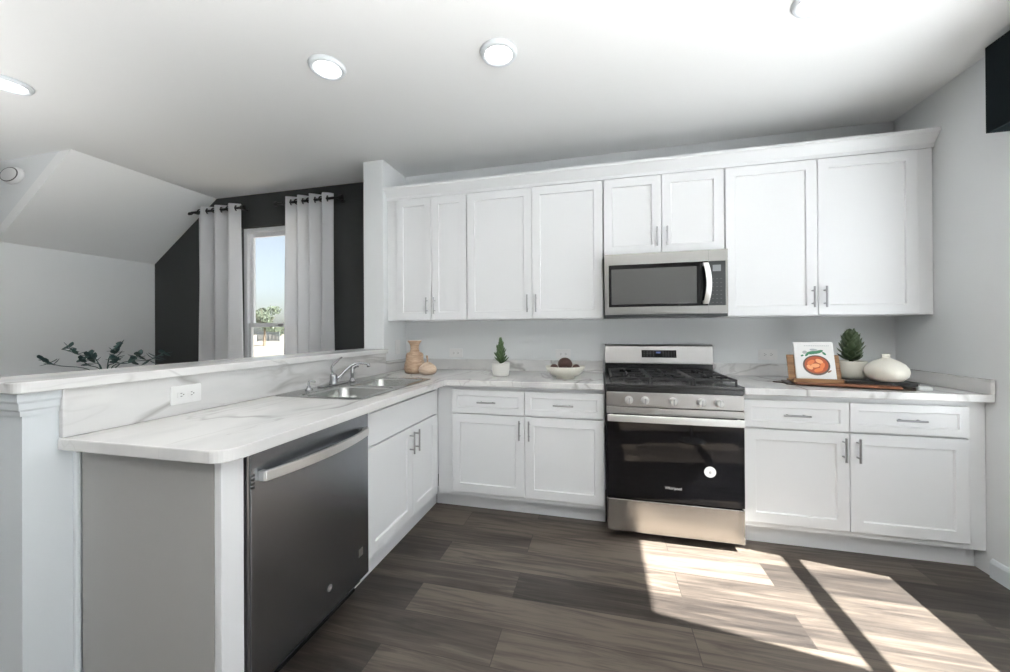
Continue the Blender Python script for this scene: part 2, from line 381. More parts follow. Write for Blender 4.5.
# quarter round where the end panel meets the half wall
struct('trim_2', bx(-1.70, -1.685, -2.228, -2.213, 0, 0.874), W_trim, bev=0.004)

def sash_window(name, x0, x1, z0, z1, zr, depth_y, parent_rot=0, loc=(0, 0, 0), f=0.045, s=0.038):
    """single hung window in the local XZ plane, room side towards -y"""
    t = bpy.data.objects.new(name, None); LINK(t); t.location = loc; t.rotation_euler = (0, 0, parent_rot); t['kind'] = 'structure'
    bm = bmesh.new()
    y0, y1 = depth_y, depth_y + 0.07
    box(bm, x0, x0 + f, y0, y1, z0, z1); box(bm, x1 - f, x1, y0, y1, z0, z1)
    box(bm, x0 + f, x1 - f, y0, y1, z0, z0 + f); box(bm, x0 + f, x1 - f, y0, y1, z1 - f, z1)
    link_mesh('window_frame', bm, W_vinyl, t, bev=0.003)
    for nm, a, b, yo in (('lower_sash', z0 + f, zr + 0.02, y0 + 0.008), ('upper_sash', zr - 0.02, z1 - f, y0 + 0.036)):
        bm = bmesh.new(); X0, X1 = x0 + f, x1 - f
        box(bm, X0, X0 + s, yo, yo + 0.026, a, b); box(bm, X1 - s, X1, yo, yo + 0.026, a, b)
        box(bm, X0 + s, X1 - s, yo, yo + 0.026, a, a + 0.04); box(bm, X0 + s, X1 - s, yo, yo + 0.026, b - 0.04, b)
        so = link_mesh(nm, bm, W_vinyl, t, bev=0.002)
        link_mesh('pane', bx(X0 + s, X1 - s, yo + 0.011, yo + 0.015, a + 0.04, b - 0.04), M_glass, so)
        if nm == 'lower_sash':
            link_mesh('sash_lock', bx((X0 + X1) / 2 - .03, (X0 + X1) / 2 + .03, yo - 0.012, yo, b - 0.03, b - 0.01), M_nickel, so, bev=0.003)
    return t
sash_window('window_1', WX0, WX1, WZ0, WZ1, 1.315, 0.05)
for i, (y0, y1, z0, z1) in enumerate(RW[:2]):
    sash_window('window_%d' % (i + 2), -y1, -y0, z0, z1, 1.345, 0.10, parent_rot=-PI / 2, loc=(1.87, 0, 0), f=0.025, s=0.025)
t = bpy.data.objects.new('added_door_1', None); LINK(t); t.location = (1.87, 0, 0); t['kind'] = 'structure'  # unseen patio door, added to let in daylight and brighten the room
for y0, y1, xx in ((-5.9, -4.68, 0.06), (-4.72, -3.5, 0.10)):
    bm = bmesh.new(); f = 0.06
    box(bm, xx, xx + 0.035, y0, y0 + f, 0, 2.4); box(bm, xx, xx + 0.035, y1 - f, y1, 0, 2.4)
    box(bm, xx, xx + 0.035, y0 + f, y1 - f, 0, f); box(bm, xx, xx + 0.035, y0 + f, y1 - f, 2.4 - f, 2.4)
    d = link_mesh('door_panel', bm, W_vinyl, t)
    link_mesh('pane', bx(xx + 0.015, xx + 0.02, y0 + f, y1 - f, f, 2.4 - f), M_glass, d)

# ================================================================ CABINETS
def shaker(wd, ht, rail=0.058, th=0.020, rec=0.009):
    """front lies at y=-th, back at y=0, origin at lower-left corner"""
    bm = bmesh.new(); B = 0.004
    def ring(d, y): return [bm.verts.new(p) for p in ((d, y, d), (wd - d, y, d), (wd - d, y, ht - d), (d, y, ht - d))]
    r0 = ring(0, 0); r1 = ring(0, -th + 0.002); r1b = ring(0.002, -th); r2 = ring(rail, -th); r3 = ring(rail + B, -th + rec)
    for a, b in ((r0, r1), (r1, r1b), (r1b, r2), (r2, r3)):
        for i in range(4): bm.faces.new((a[i], a[(i + 1) % 4], b[(i + 1) % 4], b[i]))
    bm.faces.new(r3); bm.faces.new(r0[::-1])
    return bm
def bar_pull(parent, x, z, vertical=True, L=0.128, y=-0.020):
    bm = bmesh.new(); r = 0.0055; off = 0.03; h = L / 2
    if vertical:
        tube(bm, [(x, y - off, z - h), (x, y - off, z + h)], r, 10)
        for s in (-1, 1): tube(bm, [(x, y + 0.001, z + s * h * 0.62), (x, y - off, z + s * h * 0.62)], 0.0045, 8)
    else:
        tube(bm, [(x - h, y - off, z), (x + h, y - off, z)], r, 10)
        for s in (-1, 1): tube(bm, [(x + s * h * 0.62, y + 0.001, z), (x + s * h * 0.62, y - off, z)], 0.0045, 8)
    return link_mesh('handle', bm, M_nickel, parent)
def door(parent, x0, x1, z0, z1, y, handle=None, hz=None, rail=0.058, name='door'):
    d = link_mesh(name, shaker(x1 - x0, z1 - z0, rail), W_cab, parent, (x0, y, z0))
    if handle == 'L': bar_pull(d, 0.030, hz, True)
    if handle == 'R': bar_pull(d, x1 - x0 - 0.030, hz, True)
    if handle == 'H': bar_pull(d, (x1 - x0) / 2, (z1 - z0) / 2, False)
    return d
G = 0.0018
def upper(label, x0, x1, z0, splits, zt=2.302, stile_l=0, stile_r=0, group=None):
    """wall cabinet; origin at bottom left against the wall"""
    t = empty('wall_cabinet', label, 'cabinet', (x0, 0, z0), 0, group); W = x1 - x0; H = zt - z0
    link_mesh('body', bx(0.0008, W - 0.0008, -0.305, -0.002, 0, H), W_cab, t, bev=0.0015)
    n = len(splits) - 1
    for k in range(n):
        a, b = splits[k] - x0 + G, splits[k + 1] - x0 - G
        door(t, a, b, 0.006, H - 0.008, -0.310, 'R' if k % 2 == 0 else 'L', 0.11)
    return t
Z0 = 1.327
upper('narrow two-door white wall cabinet beside the stub wall, leftmost of the uppers', -1.698, -1.011, Z0, [-1.610, -1.305, -1.014])
upper('tall two-door white wall cabinet above the potted succulent and fruit bowl', -1.011, -0.002, Z0, [-1.009, -0.507, -0.004])
upper('short two-door white wall cabinet directly above the microwave', 0.001, 0.764, 1.757, [0.003, 0.381, 0.762])
upper('widest two-door white wall cabinet above the cookbook, next to the right wall', 0.766, 1.868, Z0, [0.768, 1.280, 1.785])
# crown moulding on top of the uppers
cp = [(0, 0), (0.012, 0), (0.012, 0.022), (0.020, 0.03), (0.052, 0.070), (0.060, 0.074), (0.060, 0.092), (0, 0.092)]
o = link_mesh('crown_moulding', profile_run(cp, (-1.699, -0.306, 2.3025), (1.869, -0.306, 2.3025), out=(0, -1, 0)), W_cab)
tag(o, 'long white crown moulding along the top of the wall cabinets', 'moulding')

def base_run(label, x0, x1, doors, drawers, rz=0, loc=(0, 0, 0), toe=(0, 0), rec=0.095, hollow=False, depth=0.61, handles=('R', 'L'), top=0.875, drawer_handle='H'):
    """base cabinet unit; fronts at y=-depth..-(depth+.025); origin on floor, left, against the wall"""
    t = empty('base_cabinet', label, 'cabinet', loc, rz); W = x1 - x0
    if hollow:
        bm = bmesh.new(); a_, b_ = 0.0008, W - 0.0008
        box(bm, a_, b_, -depth, -depth + 0.018, 0.115, top); box(bm, a_, b_, -0.021, -0.003, 0.115, top)
        box(bm, a_, a_ + 0.018, -depth + 0.018, -0.021, 0.115, top); box(bm, b_ - 0.018, b_, -depth + 0.018, -0.021, 0.115, top)
        box(bm, a_ + 0.018, b_ - 0.018, -depth + 0.018, -0.021, 0.115, 0.135)
        link_mesh('body', bm, W_cab, t)
    else: link_mesh('body', bx(0.0008, W - 0.0008, -depth, -0.003, 0.115, top), W_cab, t, bev=0.0015)
    link_mesh('toe_kick', bx(0.0008 - toe[0], W - 0.0008 + toe[1], -depth + rec, -depth + rec + 0.018, 0.0, 0.1145), W_cab, t)
    for k, (a, b) in enumerate(doors):
        door(t, a - x0 + G, b - x0 - G, 0.150, 0.680, -depth - 0.003, handles[k], 0.53 - 0.085)
    for a, b in drawers:
        door(t, a - x0 + G, b - x0 - G, 0.688, 0.846, -depth - 0.003, drawer_handle, rail=0.040, name='drawer')
    return t
base_run('white base cabinet with two drawers and two doors between the corner and the range', -1.1285, 0.002, [(-1.018, -0.508), (-0.508, -0.003)], [(-1.018, -0.508), (-0.508, -0.003)], loc=(-1.1285, 0, 0), toe=(0.052, 0), rec=0.09)
base_run('white base cabinet with two drawers and two doors, right of the range', 0.764, 1.868, [(0.768, 1.278), (1.278, 1.790)], [(0.768, 1.278), (1.278, 1.790)], loc=(0.764, 0, 0), rec=0.065)
# sink base: faces +x, local x runs along +y
t = base_run('white sink cabinet with a plain false front, between the dishwasher and the corner', 0, 0.868, [(0.004, 0.452), (0.452, 0.800)], [], rz=PI / 2, loc=(-1.698, -1.480, 0), depth=0.568, toe=(0, 0.097), rec=0.055, hollow=True)
fr = link_mesh('false_front', bx(0, 0.79, -0.020, 0, 0, 0.158), W_cab, t, (0.006, -0.571, 0.688), bev=0.002)
# end panel of the peninsula
t = empty('end_panel', 'tall panel closing the free end of the peninsula, shade put into its grey', 'panel', (-1.69, -2.213, 0))
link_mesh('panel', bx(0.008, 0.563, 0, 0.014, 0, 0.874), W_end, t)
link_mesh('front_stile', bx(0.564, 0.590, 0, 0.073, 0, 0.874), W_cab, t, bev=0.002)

# ================================================================ WORKTOPS
CT, CB = 0.914, 0.876
SX0, SX1, SY0, SY1 = -1.665, -1.145, -1.475, -0.665
hole = [(SX0 + .02, SY0 + .02), (SX1 - .02, SY0 + .02), (SX1 - .02, SY1 - .02), (SX0 + .02, SY1 - .02)]
r = 0.06
outer = [(-1.698, -0.002), (-1.698, -2.265)]
for k in range(9):
    a = math.radians(-90 + 90 * k / 8); outer.append((-1.045 - r + r * math.cos(a), -2.255 + r + r * math.sin(a)))
outer += [(-1.045, -0.70), (-1.035, -0.676), (-0.004, -0.664), (-0.004, -0.002)]
t = empty('countertop', 'L-shaped white marble-look laminate worktop around the sink', 'countertop', (0, 0, CB))
bm = bmesh.new(); holed(bm, outer, [hole], 0, CT - CB); link_mesh('worktop', bm, M_marble, t, bev=0.004)
link_mesh('back_splash', bx(-1.676, -0.004, -0.022, -0.002, CT - CB + .0005, 0.090 + CT - CB), M_splash, t, bev=0.003)
link_mesh('stub_splash', bx(-1.698, -1.677, -0.37, -0.002, CT - CB + .0005, 0.090 + CT - CB), M_splash, t, bev=0.003)
link_mesh('side_splash', bx(-1.698, -1.677, -2.262, -0.371, CT - CB + .0005, 1.0705 - CB), M_splash, t, bev=0.003)
t = empty('countertop', 'straight white marble-look laminate worktop right of the range', 'countertop', (0, 0, CB))
link_mesh('worktop', bx(0.765, 1.868, -0.664, -0.002, 0, CT - CB), M_marble, t, bev=0.004)
link_mesh('back_splash', bx(0.765, 1.847, -0.022, -0.002, CT - CB + .0005, 0.087 + CT - CB), M_splash, t, bev=0.003)
link_mesh('side_splash', bx(1.848, 1.868, -0.664, -0.002, CT - CB + .0005, 0.075 + CT - CB), M_splash, t, bev=0.003)
# ledge on the half wall
bm = bmesh.new(); r = 0.03
pts = []
for cx, cy, a0 in ((-1.655 - r, -2.375 + r, -90),):
    for k in range(7):
        a = math.radians(a0 + 90 * k / 6); pts.append((cx + r * math.cos(a), cy + r * math.sin(a)))
pts += [(-1.655, -0.375), (-1.885, -0.375), (-1.885, -0.002), (-1.935, -0.002)]
for k in range(7):
    a = math.radians(180 + 90 * k / 6); pts.append((-1.935 + r + r * math.cos(a), -2.375 + r + r * math.sin(a)))
prism(bm, pts, 0, 0.034)
tag(link_mesh('ledge', bm, M_marble, None, (0, 0, 1.071), bev=0.004), 'long white marble-look bar ledge capping the half wall behind the sink', 'ledge')

# ================================================================ SINK AND FAUCET
t = empty('sink', 'double-bowl stainless steel drop-in sink in the corner worktop', 'sink', (0, 0, CT))
bowls = [(SX0 + 0.125, SX1 - 0.035, SY0 + 0.035, -1.085), (SX0 + 0.125, SX1 - 0.035, -1.055, SY1 - 0.035)]
lo = [rrect(*b, 0.05) for b in bowls]
bm = bmesh.new(); holed(bm, rrect(SX0, SX1, SY0, SY1, 0.03), lo, 0.0008, 0.0055)
rim = link_mesh('rim', bm, M_sink, t, bev=0.0015)
for b in bowls:
    bm = bmesh.new(); rings = []
    for dz, ins, rr in ((0.004, 0, .05), (-0.008, 0.004, .05), (-0.15, 0.018, .055), (-0.172, 0.04, .05), (-0.178, 0.12, .03)):
        rings.append([bm.verts.new((x, y, dz)) for x, y in rrect(b[0] + ins, b[1] - ins, b[2] + ins, b[3] - ins, rr)])
    for p, q in zip(rings, rings[1:]):
        for i in range(len(p)): bm.faces.new((p[i], p[(i + 1) % len(p)], q[(i + 1) % len(p)], q[i]))
    bm.faces.new(rings[-1])
    bo = link_mesh('bowl', bm, M_sink, t, smooth=True); sm = bo.modifiers.new('s', 'SOLIDIFY'); sm.thickness = 0.0015; sm.offset = 1
    link_mesh('drain', lathe([(0, 0.001), (0.02, 0.001), (0.022, 0.004), (0.04, 0.005), (0.043, 0.002), (0.043, -0.002)], 24), M_chrome, bo, ((b[0] + b[1]) / 2, (b[2] + b[3]) / 2, -0.1765), smooth=True)
FX, FY = -1.612, -1.075
t = empty('faucet', 'chrome kitchen faucet with tall lever and arching spout on the sink deck', 'faucet', (FX, FY, CT + 0.0056))
bm = bmesh.new(); prism(bm, rrect(-0.028, 0.028, -0.125, 0.125, 0.0275), 0, 0.009); link_mesh('deck_plate', bm, M_chrome, t, bev=0.003)
link_mesh('valve_body', lathe([(0.027, 0.009), (0.025, 0.02), (0.022, 0.03), (0.022, 0.055), (0.018, 0.066), (0.009, 0.07), (0, 0.07)], 24), M_chrome, t, smooth=True)
bm = bmesh.new(); tube(bm, arc([(0.0, 0.01, 0.03), (0.022, 0.03, 0.050), (0.056, 0.068, 0.100), (0.092, 0.10, 0.125), (0.128, 0.135, 0.122), (0.142, 0.148, 0.113)]), 0.0095, 12, 0.0075)
tube(bm, [(0.142, 0.148, 0.120), (0.144, 0.150, 0.098)], 0.010, 12)
link_mesh('spout', bm, M_chrome, t, smooth=True)
bm = bmesh.new(); tube(bm, arc([(0.0, -0.005, 0.065), (-0.003, -0.012, 0.105), (0.0, 0.005, 0.128), (0.006, 0.045, 0.155), (0.01, 0.065, 0.165)]), 0.0085, 10, 0.006, flat=0.7)
link_mesh('lever', bm, M_chrome, t, smooth=True)
t = empty('side_sprayer', 'short chrome side sprayer standing just right of the faucet', 'sprayer', (FX + 0.005, FY + 0.175, CT + 0.0056))
link_mesh('sprayer_base', lathe([(0.022, 0), (0.022, 0.004), (0.015, 0.012), (0.013, 0.024), (0, 0.024)], 20), M_chrome, t, smooth=True)
bm = bmesh.new(); tube(bm, arc([(0, 0, 0.024), (0, 0, 0.055), (0.002, 0.004, 0.085), (0.018, 0.02, 0.102), (0.028, 0.03, 0.101)]), 0.0105, 12, 0.013); link_mesh('spray_head', bm, M_dkpl if False else M_chrome, t, smooth=True)
# soap dispenser
t = empty('soap_dispenser', 'small chrome soap pump on the sink deck left of the faucet', 'soap dispenser', (FX - 0.005, FY - 0.20, CT + 0.0056))
link_mesh('collar', lathe([(0.02, 0), (0.02, 0.004), (0.012, 0.010), (0.010, 0.02), (0, 0.02)], 20), M_chrome, t, smooth=True)
bm = bmesh.new(); tube(bm, arc([(0, 0, 0.02), (0, 0, 0.035), (0.006, 0.002, 0.048), (0.035, 0.01, 0.045)]), 0.006, 10); link_mesh('pump', bm, M_chrome, t, smooth=True)

# ================================================================ DISHWASHER
# faces +x; local frame: x along +y (world), -y outwards
t = empty('dishwasher', 'stainless steel dishwasher with long bowed bar handle under the peninsula worktop', 'dishwasher', (-1.69, -2.137, 0), PI / 2)
DW = 0.654
link_mesh('tub', bx(0.006, DW - 0.003, -0.545, -0.01, 0.05, 0.872), M_dkpl, t)
bm = bmesh.new(); box(bm, 0.018, DW - 0.004, -0.593, -0.546, 0.105, 0.862)
dr = link_mesh('door', bm, M_steeld, t, bev=0.004)
link_mesh('door_edge', bx(0.010, 0.0175, -0.588, -0.546, 0.105, 0.862), M_nickel, dr)
bm = bmesh.new()
for k in range(4): box(bm, 0.019, 0.0325, -0.5938, -0.5925, 0.748 + k * 0.013, 0.756 + k * 0.013)
link_mesh('vent', bm, M_dkpl, dr)
bm = bmesh.new()
n = 16; a = []
for k in range(n + 1):
    u = k / n; x = 0.05 + u * 0.568; bow = 0.018 + 0.036 * (1 - (2 * u - 1) ** 2)
    a.append([bm.verts.new((x, -0.593 - bow - 0.008, 0.765)), bm.verts.new((x, -0.593 - bow - 0.008, 0.800)), bm.verts.new((x, -0.593 - bow + 0.006, 0.800)), bm.verts.new((x, -0.593 - bow + 0.006, 0.765))])
for p, q in zip(a, a[1:]):
    for i in range(4): bm.faces.new((p[i], p[(i + 1) % 4], q[(i + 1) % 4], q[i]))
bm.faces.new(a[0]); bm.faces.new(a[-1][::-1])
box(bm, 0.046, 0.066, -0.615, -0.592, 0.766, 0.799); box(bm, 0.602, 0.622, -0.615, -0.592, 0.766, 0.799)
link_mesh('handle', bm, M_hand, dr, bev=0.003)
bm = lathe([(0, 0.0), (0.0135, 0.0), (0.0135, 0.0015), (0.011, 0.002), (0, 0.002)], 24)
lg = link_mesh('badge', bm, M_nickel, dr, (0.378, -0.5935, 0.205), (PI / 2, 0, 0))
text_mesh('badge_letters', 'GE', 0.013, M_white, lg, (0, 0, 0.0022), (0, 0, 0))
link_mesh('energy_label', bx(0.572, 0.602, -0.5938, -0.5925, 0.215, 0.250), M_steel, dr)
link_mesh('toe_kick', bx(0.004, DW - 0.004, -0.515, -0.05, 0.0, 0.098), M_black, t)

# ================================================================ RANGE
RX0, RX1 = 0.010, 0.752
t = empty('range', 'stainless steel gas range with black glass oven door', 'range', (RX0, 0, 0)); W = RX1 - RX0
link_mesh('body', bx(0.002, W - 0.002, -0.655, -0.03, 0.04, 0.905), M_dkpl, t)
for x in (0.03, W - 0.06):
    for y in (-0.60, -0.1): link_mesh('foot', bx(x, x + 0.03, y, y + 0.03, 0, 0.04), M_black, t)
link_mesh('storage_drawer', bx(0.0, W, -0.700, -0.656, 0.045, 0.236), M_steelp, t, bev=0.004)
od = link_mesh('oven_door', bx(0.0, W, -0.700, -0.656, 0.244, 0.745), M_glassb, t, bev=0.003)
link_mesh('door_top_trim', bx(0.0, W, -0.701, -0.6565, 0.7455, 0.785), M_steel, od, bev=0.002)
bm = bmesh.new(); box(bm, 0.004, W - 0.012, -0.752, -0.736, 0.708, 0.748); box(bm, 0.014, 0.04, -0.737, -0.700, 0.713, 0.743); box(bm, W - 0.04, W - 0.022, -0.737, -0.700, 0.713, 0.743)
link_mesh('handle', bm, M_hand, od, bev=0.004)
# oven window: slightly lighter glass sunk behind the door glass
bm = bmesh.new(); prism(bm, [(0.105, 0.35), (W - 0.105, 0.35), (W - 0.105, 0.64), (0.105, 0.64)], 0, 0.0008)
link_mesh('window', bm, M_glassb, od, (0, -0.7002, 0), (PI / 2, 0, 0))
st = link_mesh('sticker', lathe([(0, 0), (0.031, 0), (0.031, 0.001), (0, 0.001)], 28), M_disp2, od, (0.565, -0.7008, 0.437), (PI / 2, 0, 0))
text_mesh('sticker_print', 'e', 0.03, M_slot, st, (0, 0, 0.0012), (0, 0, 0), 0.0002)
text_mesh('brand_badge', 'Whirlpool', 0.022, M_white, od, (W / 2, -0.7008, 0.325), (PI / 2, 0, 0))
link_mesh('control_panel', bx(0, W, -0.700, -0.600, 0.790, 0.874), M_steel, t, bev=0.003)
for x in (0.129, 0.219, 0.373, 0.521, 0.613):
    k = link_mesh('knob', lathe([(0.024, 0), (0.024, 0.006), (0.019, 0.010), (0.018, 0.030), (0.016, 0.034), (0, 0.034)], 24), M_hand, t, (x, -0.7005, 0.830), (PI / 2, 0, 0), smooth=False, bev=0.001)
    link_mesh('grip', bx(-0.004, 0.004, -0.017, 0.017, 0.034, 0.040), M_nickel, k, bev=0.0015)
bm = bmesh.new(); box(bm, -0.004, W + 0.004, -0.695, -0.03, 0.9055, 0.923); box(bm, 0.002, W - 0.002, -0.690, -0.6, 0.8745, 0.905)
link_mesh('cooktop', bm, M_black, t, bev=0.003)
# burners and grates
for (x, y, r) in ((0.16, -0.52, 0.045), (0.16, -0.24, 0.035), (W / 2, -0.38, 0.05), (W - 0.16, -0.52, 0.045), (W - 0.16, -0.24, 0.035)):
    b = link_mesh('burner', lathe([(r * 1.2, 0.9235), (r * 1.15, 0.930), (r, 0.932), (r, 0.938), (r * 0.85, 0.942), (0, 0.942)], 24), M_iron, t, (x, y, 0), smooth=False)
for k in range(3):
    x0 = 0.02 + k * (W - 0.04) / 3 + 0.003; x1 = 0.02 + (k + 1) * (W - 0.04) / 3 - 0.003
    bm = bmesh.new(); z0, z1 = 0.948, 0.960
    for (a, b, c, d) in ((x0, x1, -0.665, -0.653), (x0, x1, -0.112, -0.10), (x0, x0 + 0.012, -0.665, -0.10), (x1 - 0.012, x1, -0.665, -0.10), (x0, x1, -0.39, -0.378)):
        box(bm, a, b, c, d, z0, z1)
    xm = (x0 + x1) / 2
    box(bm, xm - 0.005, xm + 0.005, -0.66, -0.56, z0, z1); box(bm, xm - 0.005, xm + 0.005, -0.47, -0.29, z0, z1); box(bm, xm - 0.005, xm + 0.005, -0.20, -0.105, z0, z1)
    for yy in (-0.52, -0.24):
        box(bm, x0, xm - 0.04, yy - 0.005, yy + 0.005, z0, z1); box(bm, xm + 0.04, x1, yy - 0.005, yy + 0.005, z0, z1)
    for px in (x0, x1 - 0.012):
        for py in (-0.665, -0.112, -0.39): box(bm, px, px + 0.012, py, py + 0.012, 0.9235, z0)
    link_mesh('grate', bm, M_iron, t, bev=0.002)
# backguard
link_mesh('backguard_base', bx(0.0, W, -0.085, -0.026, 0.9235, 1.000), M_black, t, bev=0.003)
bm = bmesh.new()
pf = [(-0.026, 0.995), (-0.100, 0.995), (-0.100, 1.003), (-0.082, 1.126), (-0.070, 1.136), (-0.026, 1.136)]
a = [bm.verts.new((-0.002, y, z)) for y, z in pf]; b = [bm.verts.new((W + 0.002, y, z)) for y, z in pf]
bm.faces.new(a); bm.faces.new(b[::-1])
for i in range(6): bm.faces.new((a[i], a[(i + 1) % 6], b[(i + 1) % 6], b[i]))
bg_ = link_mesh('backguard', bm, M_steel, t, bev=0.004)
tilt = math.atan2(0.018, 0.123)
dp = link_mesh('display_panel', bx(0.262, 0.500, -0.002, 0.001, -0.027, 0.027), M_glassb, bg_, (0, -0.0905, 1.068), (-tilt, 0, 0))
for x0_, x1_, n_ in ((0.268, 0.356, 4), (0.400, 0.494, 5)):
    bm = bmesh.new(); box(bm, x0_, x1_, -0.0024, -0.002, -0.022, 0.022, 0)
    for k in range(n_):
        for z in (-0.015, 0.0, 0.014): box(bm, x0_ + 0.006 + k * (x1_ - x0_) / n_, x0_ + 0.015 + k * (x1_ - x0_) / n_, -0.0028, -0.0023, z - 0.002, z + 0.002, 1)
    link_mesh('keypad', bm, [M_glassb, M_key], dp)
link_mesh('clock', bx(0.362, 0.392, -0.0028, -0.002, 0.004, 0.016), M_blue, dp)

# ================================================================ MICROWAVE
MX0, MX1 = 0.006, 0.758
t = empty('microwave', 'stainless steel over-the-range microwave with curved vertical handle', 'microwave', (MX0, 0, 1.331)); W = MX1 - MX0; H = 0.424
link_mesh('body', bx(0.0, W, -0.375, -0.003, 0, H), M_dkpl, t, bev=0.002)
bm = bmesh.new(); fy0, fy1 = -0.412, -0.3755
# steel front as a frame round the dark window
X = [0, 0.028, 0.592, 0.640, 0.738, W]; Zz = [0.018, 0.068, 0.350, H]
box(bm, 0, W, fy0, fy1, Zz[2], H); box(bm, 0, W, fy0, fy1, 0.018, Zz[1]); box(bm, 0, X[1], fy0, fy1, Zz[1], Zz[2]); box(bm, X[4], W, fy0, fy1, Zz[1], Zz[2])
link_mesh('front_frame', bm, M_steelm, t, bev=0.001)
link_mesh('window', bx(X[1], 0.638, -0.409, fy1, Zz[1], Zz[2]), M_glassb, t)
mmesh = mat('mesh_screen', (0.09, 0.09, 0.088), 0.25, spec=0.6)
link_mesh('screen', bx(0.045, 0.572, -0.4096, -0.4089, 0.085, 0.322), mmesh, t)
cpn = link_mesh('control_panel', bx(0.641, X[4], -0.411, fy1, Zz[1], Zz[2]), M_dkpl, t)
link_mesh('display', bx(0.665, 0.712, -0.4125, -0.411, 0.285, 0.325), M_disp, cpn)
bm = bmesh.new(); box(bm, 0.654, 0.724, -0.4113, -0.411, 0.078, 0.262, 0)
for r_ in range(7):
    for c_ in range(3): box(bm, 0.660 + c_ * 0.024, 0.670 + c_ * 0.024, -0.4117, -0.4112, 0.085 + r_ * 0.025, 0.089 + r_ * 0.025, 1)
link_mesh('keypad', bm, [M_dkpl, M_key], cpn)
bm = bmesh.new(); a = []
for k in range(13):
    u = k / 12; z = 0.078 + u * 0.262; bow = 0.016 + 0.030 * (1 - (2 * u - 1) ** 2); xs = 0.604 + 0.012 * (1 - (2 * u - 1) ** 2)
    a.append([bm.verts.new((xs, -0.411 - bow - 0.006, z)), bm.verts.new((xs + 0.032, -0.411 - bow - 0.006, z)), bm.verts.new((xs + 0.032, -0.411 - bow + 0.006, z)), bm.verts.new((xs, -0.411 - bow + 0.006, z))])
for p, q in zip(a, a[1:]):
    for i in range(4): bm.faces.new((p[i], p[(i + 1) % 4], q[(i + 1) % 4], q[i]))
bm.faces.new(a[0]); bm.faces.new(a[-1][::-1])
box(bm, 0.606, 0.634, -0.430, -0.4095, 0.080, 0.100); box(bm, 0.606, 0.634, -0.430, -0.4095, 0.320, 0.338)
link_mesh('handle', bm, M_hand, t, bev=0.002)
bm = bmesh.new(); box(bm, 0.0, W, -0.405, fy1, -0.002, 0.017)
link_mesh('vent_strip', bm, M_dkpl, t)
for za, zb in ((0.018, 0.068), (0.350, H)): link_mesh('door_seam', bx(0.640, 0.6412, -0.4126, -0.412, za, zb), M_slot, t)

# ================================================================ OUTLETS
def outlet(label, loc, rot, name='outlet', horizontal=True):
    t = empty(name, label, 'outlet' if name == 'outlet' else 'switch', loc, 0); t.rotation_euler = rot
    w_, h_ = (0.060, 0.037) if horizontal else (0.037, 0.060)
    bm = bmesh.new(); pts = rrect(-w_, w_, -h_, h_, 0.006, 3); prism(bm, pts, 0.0005, 0.005)
    link_mesh('cover_plate', bm, M_plate, t, (0, 0, 0), (PI / 2, 0, 0), bev=0.0015)
    if name == 'outlet':
        for s in (-1, 1):
            bm = bmesh.new(); cx, cz = (s * 0.020, 0) if horizontal else (0, s * 0.020)
            prism(bm, rrect(cx - 0.015, cx + 0.015, cz - 0.013, cz + 0.013, 0.005, 3), 0.005, 0.0062)
            so = link_mesh('socket', bm, M_plate, t, (0, 0, 0), (PI / 2, 0, 0))
            bm = bmesh.new()
            for dz in (-0.006, 0.006): box(bm, cx - 0.004, cx + 0.003, -0.0067, -0.0060, cz + dz - 0.0012, cz + dz + 0.0012)
            box(bm, cx + 0.006, cx + 0.010, -0.0067, -0.0060, cz - 0.002, cz + 0.002)
            sl_ = link_mesh('slots', bm, M_slot, t)
    else:
        link_mesh('rocker', bx(-0.016, 0.016, -0.009, -0.0045, -0.032, 0.032), M_plate, t, bev=0.001)
outlet('white double outlet on the back wall between the wooden vases and the succulent', (-1.23, -0.0005, 1.055), (0, 0, 0))
outlet('white double outlet on the back wall behind the white fruit bowl', (-0.315, -0.0005, 1.055), (0, 0, 0))
outlet('white double outlet on the back wall between the range and the cookbook', (1.125, -0.0005, 1.065), (0, 0, 0))
outlet('white double outlet in the marble splash near the free end of the peninsula', (-1.6765, -1.892, 0.995), (0, 0, PI / 2))
outlet('white light switch on the stub wall beneath the leftmost wall cabinet', (-1.6995, -0.16, 1.11), (0, 0, PI / 2), name='light_switch', horizontal=False)

# ================================================================ DECOR ON THE WORKTOP
def lathe_thing(name, label, cat, prof, m, loc, seg=36):
    o = link_mesh(name, lathe(prof, seg), m, None, loc, smooth=True); return tag(o, label, cat)
tz = CT + 0.0005
prof = [(0, 0), (0.060, 0.0), (0.074, 0.008), (0.082, 0.035), (0.080, 0.07), (0.069, 0.105), (0.067, 0.145), (0.061, 0.158), (0.038, 0.168), (0.032, 0.19), (0.035, 0.222), (0.052, 0.25), (0.056, 0.256), (0.046, 0.256), (0.029, 0.22), (0.026, 0.18), (0, 0.18)]
lathe_thing('wooden_vase', 'tall turned wooden vase with flared neck in the worktop corner', 'vase', prof, M_woodvase, (-1.445, -0.34, tz))
t = empty('wooden_pear', 'squat pale wooden gourd ornament with a stem beside the tall wooden vase', 'ornament', (-1.305, -0.40, tz))
link_mesh('bulb', lathe([(0, 0), (0.04, 0), (0.062, 0.012), (0.070, 0.035), (0.062, 0.06), (0.040, 0.078), (0.020, 0.092), (0, 0.096)], 32), wood('pale_wood', (0.50, 0.37, 0.27), (0.66, 0.53, 0.41), (6, 6, 25)), t, smooth=True)
bm = bmesh.new(); tube(bm, arc([(0, 0, 0.092), (-0.003, 0, 0.12), (-0.008, 0, 0.145)]), 0.006, 8, 0.008); link_mesh('stem', bm, M_woodvase, t, smooth=True)

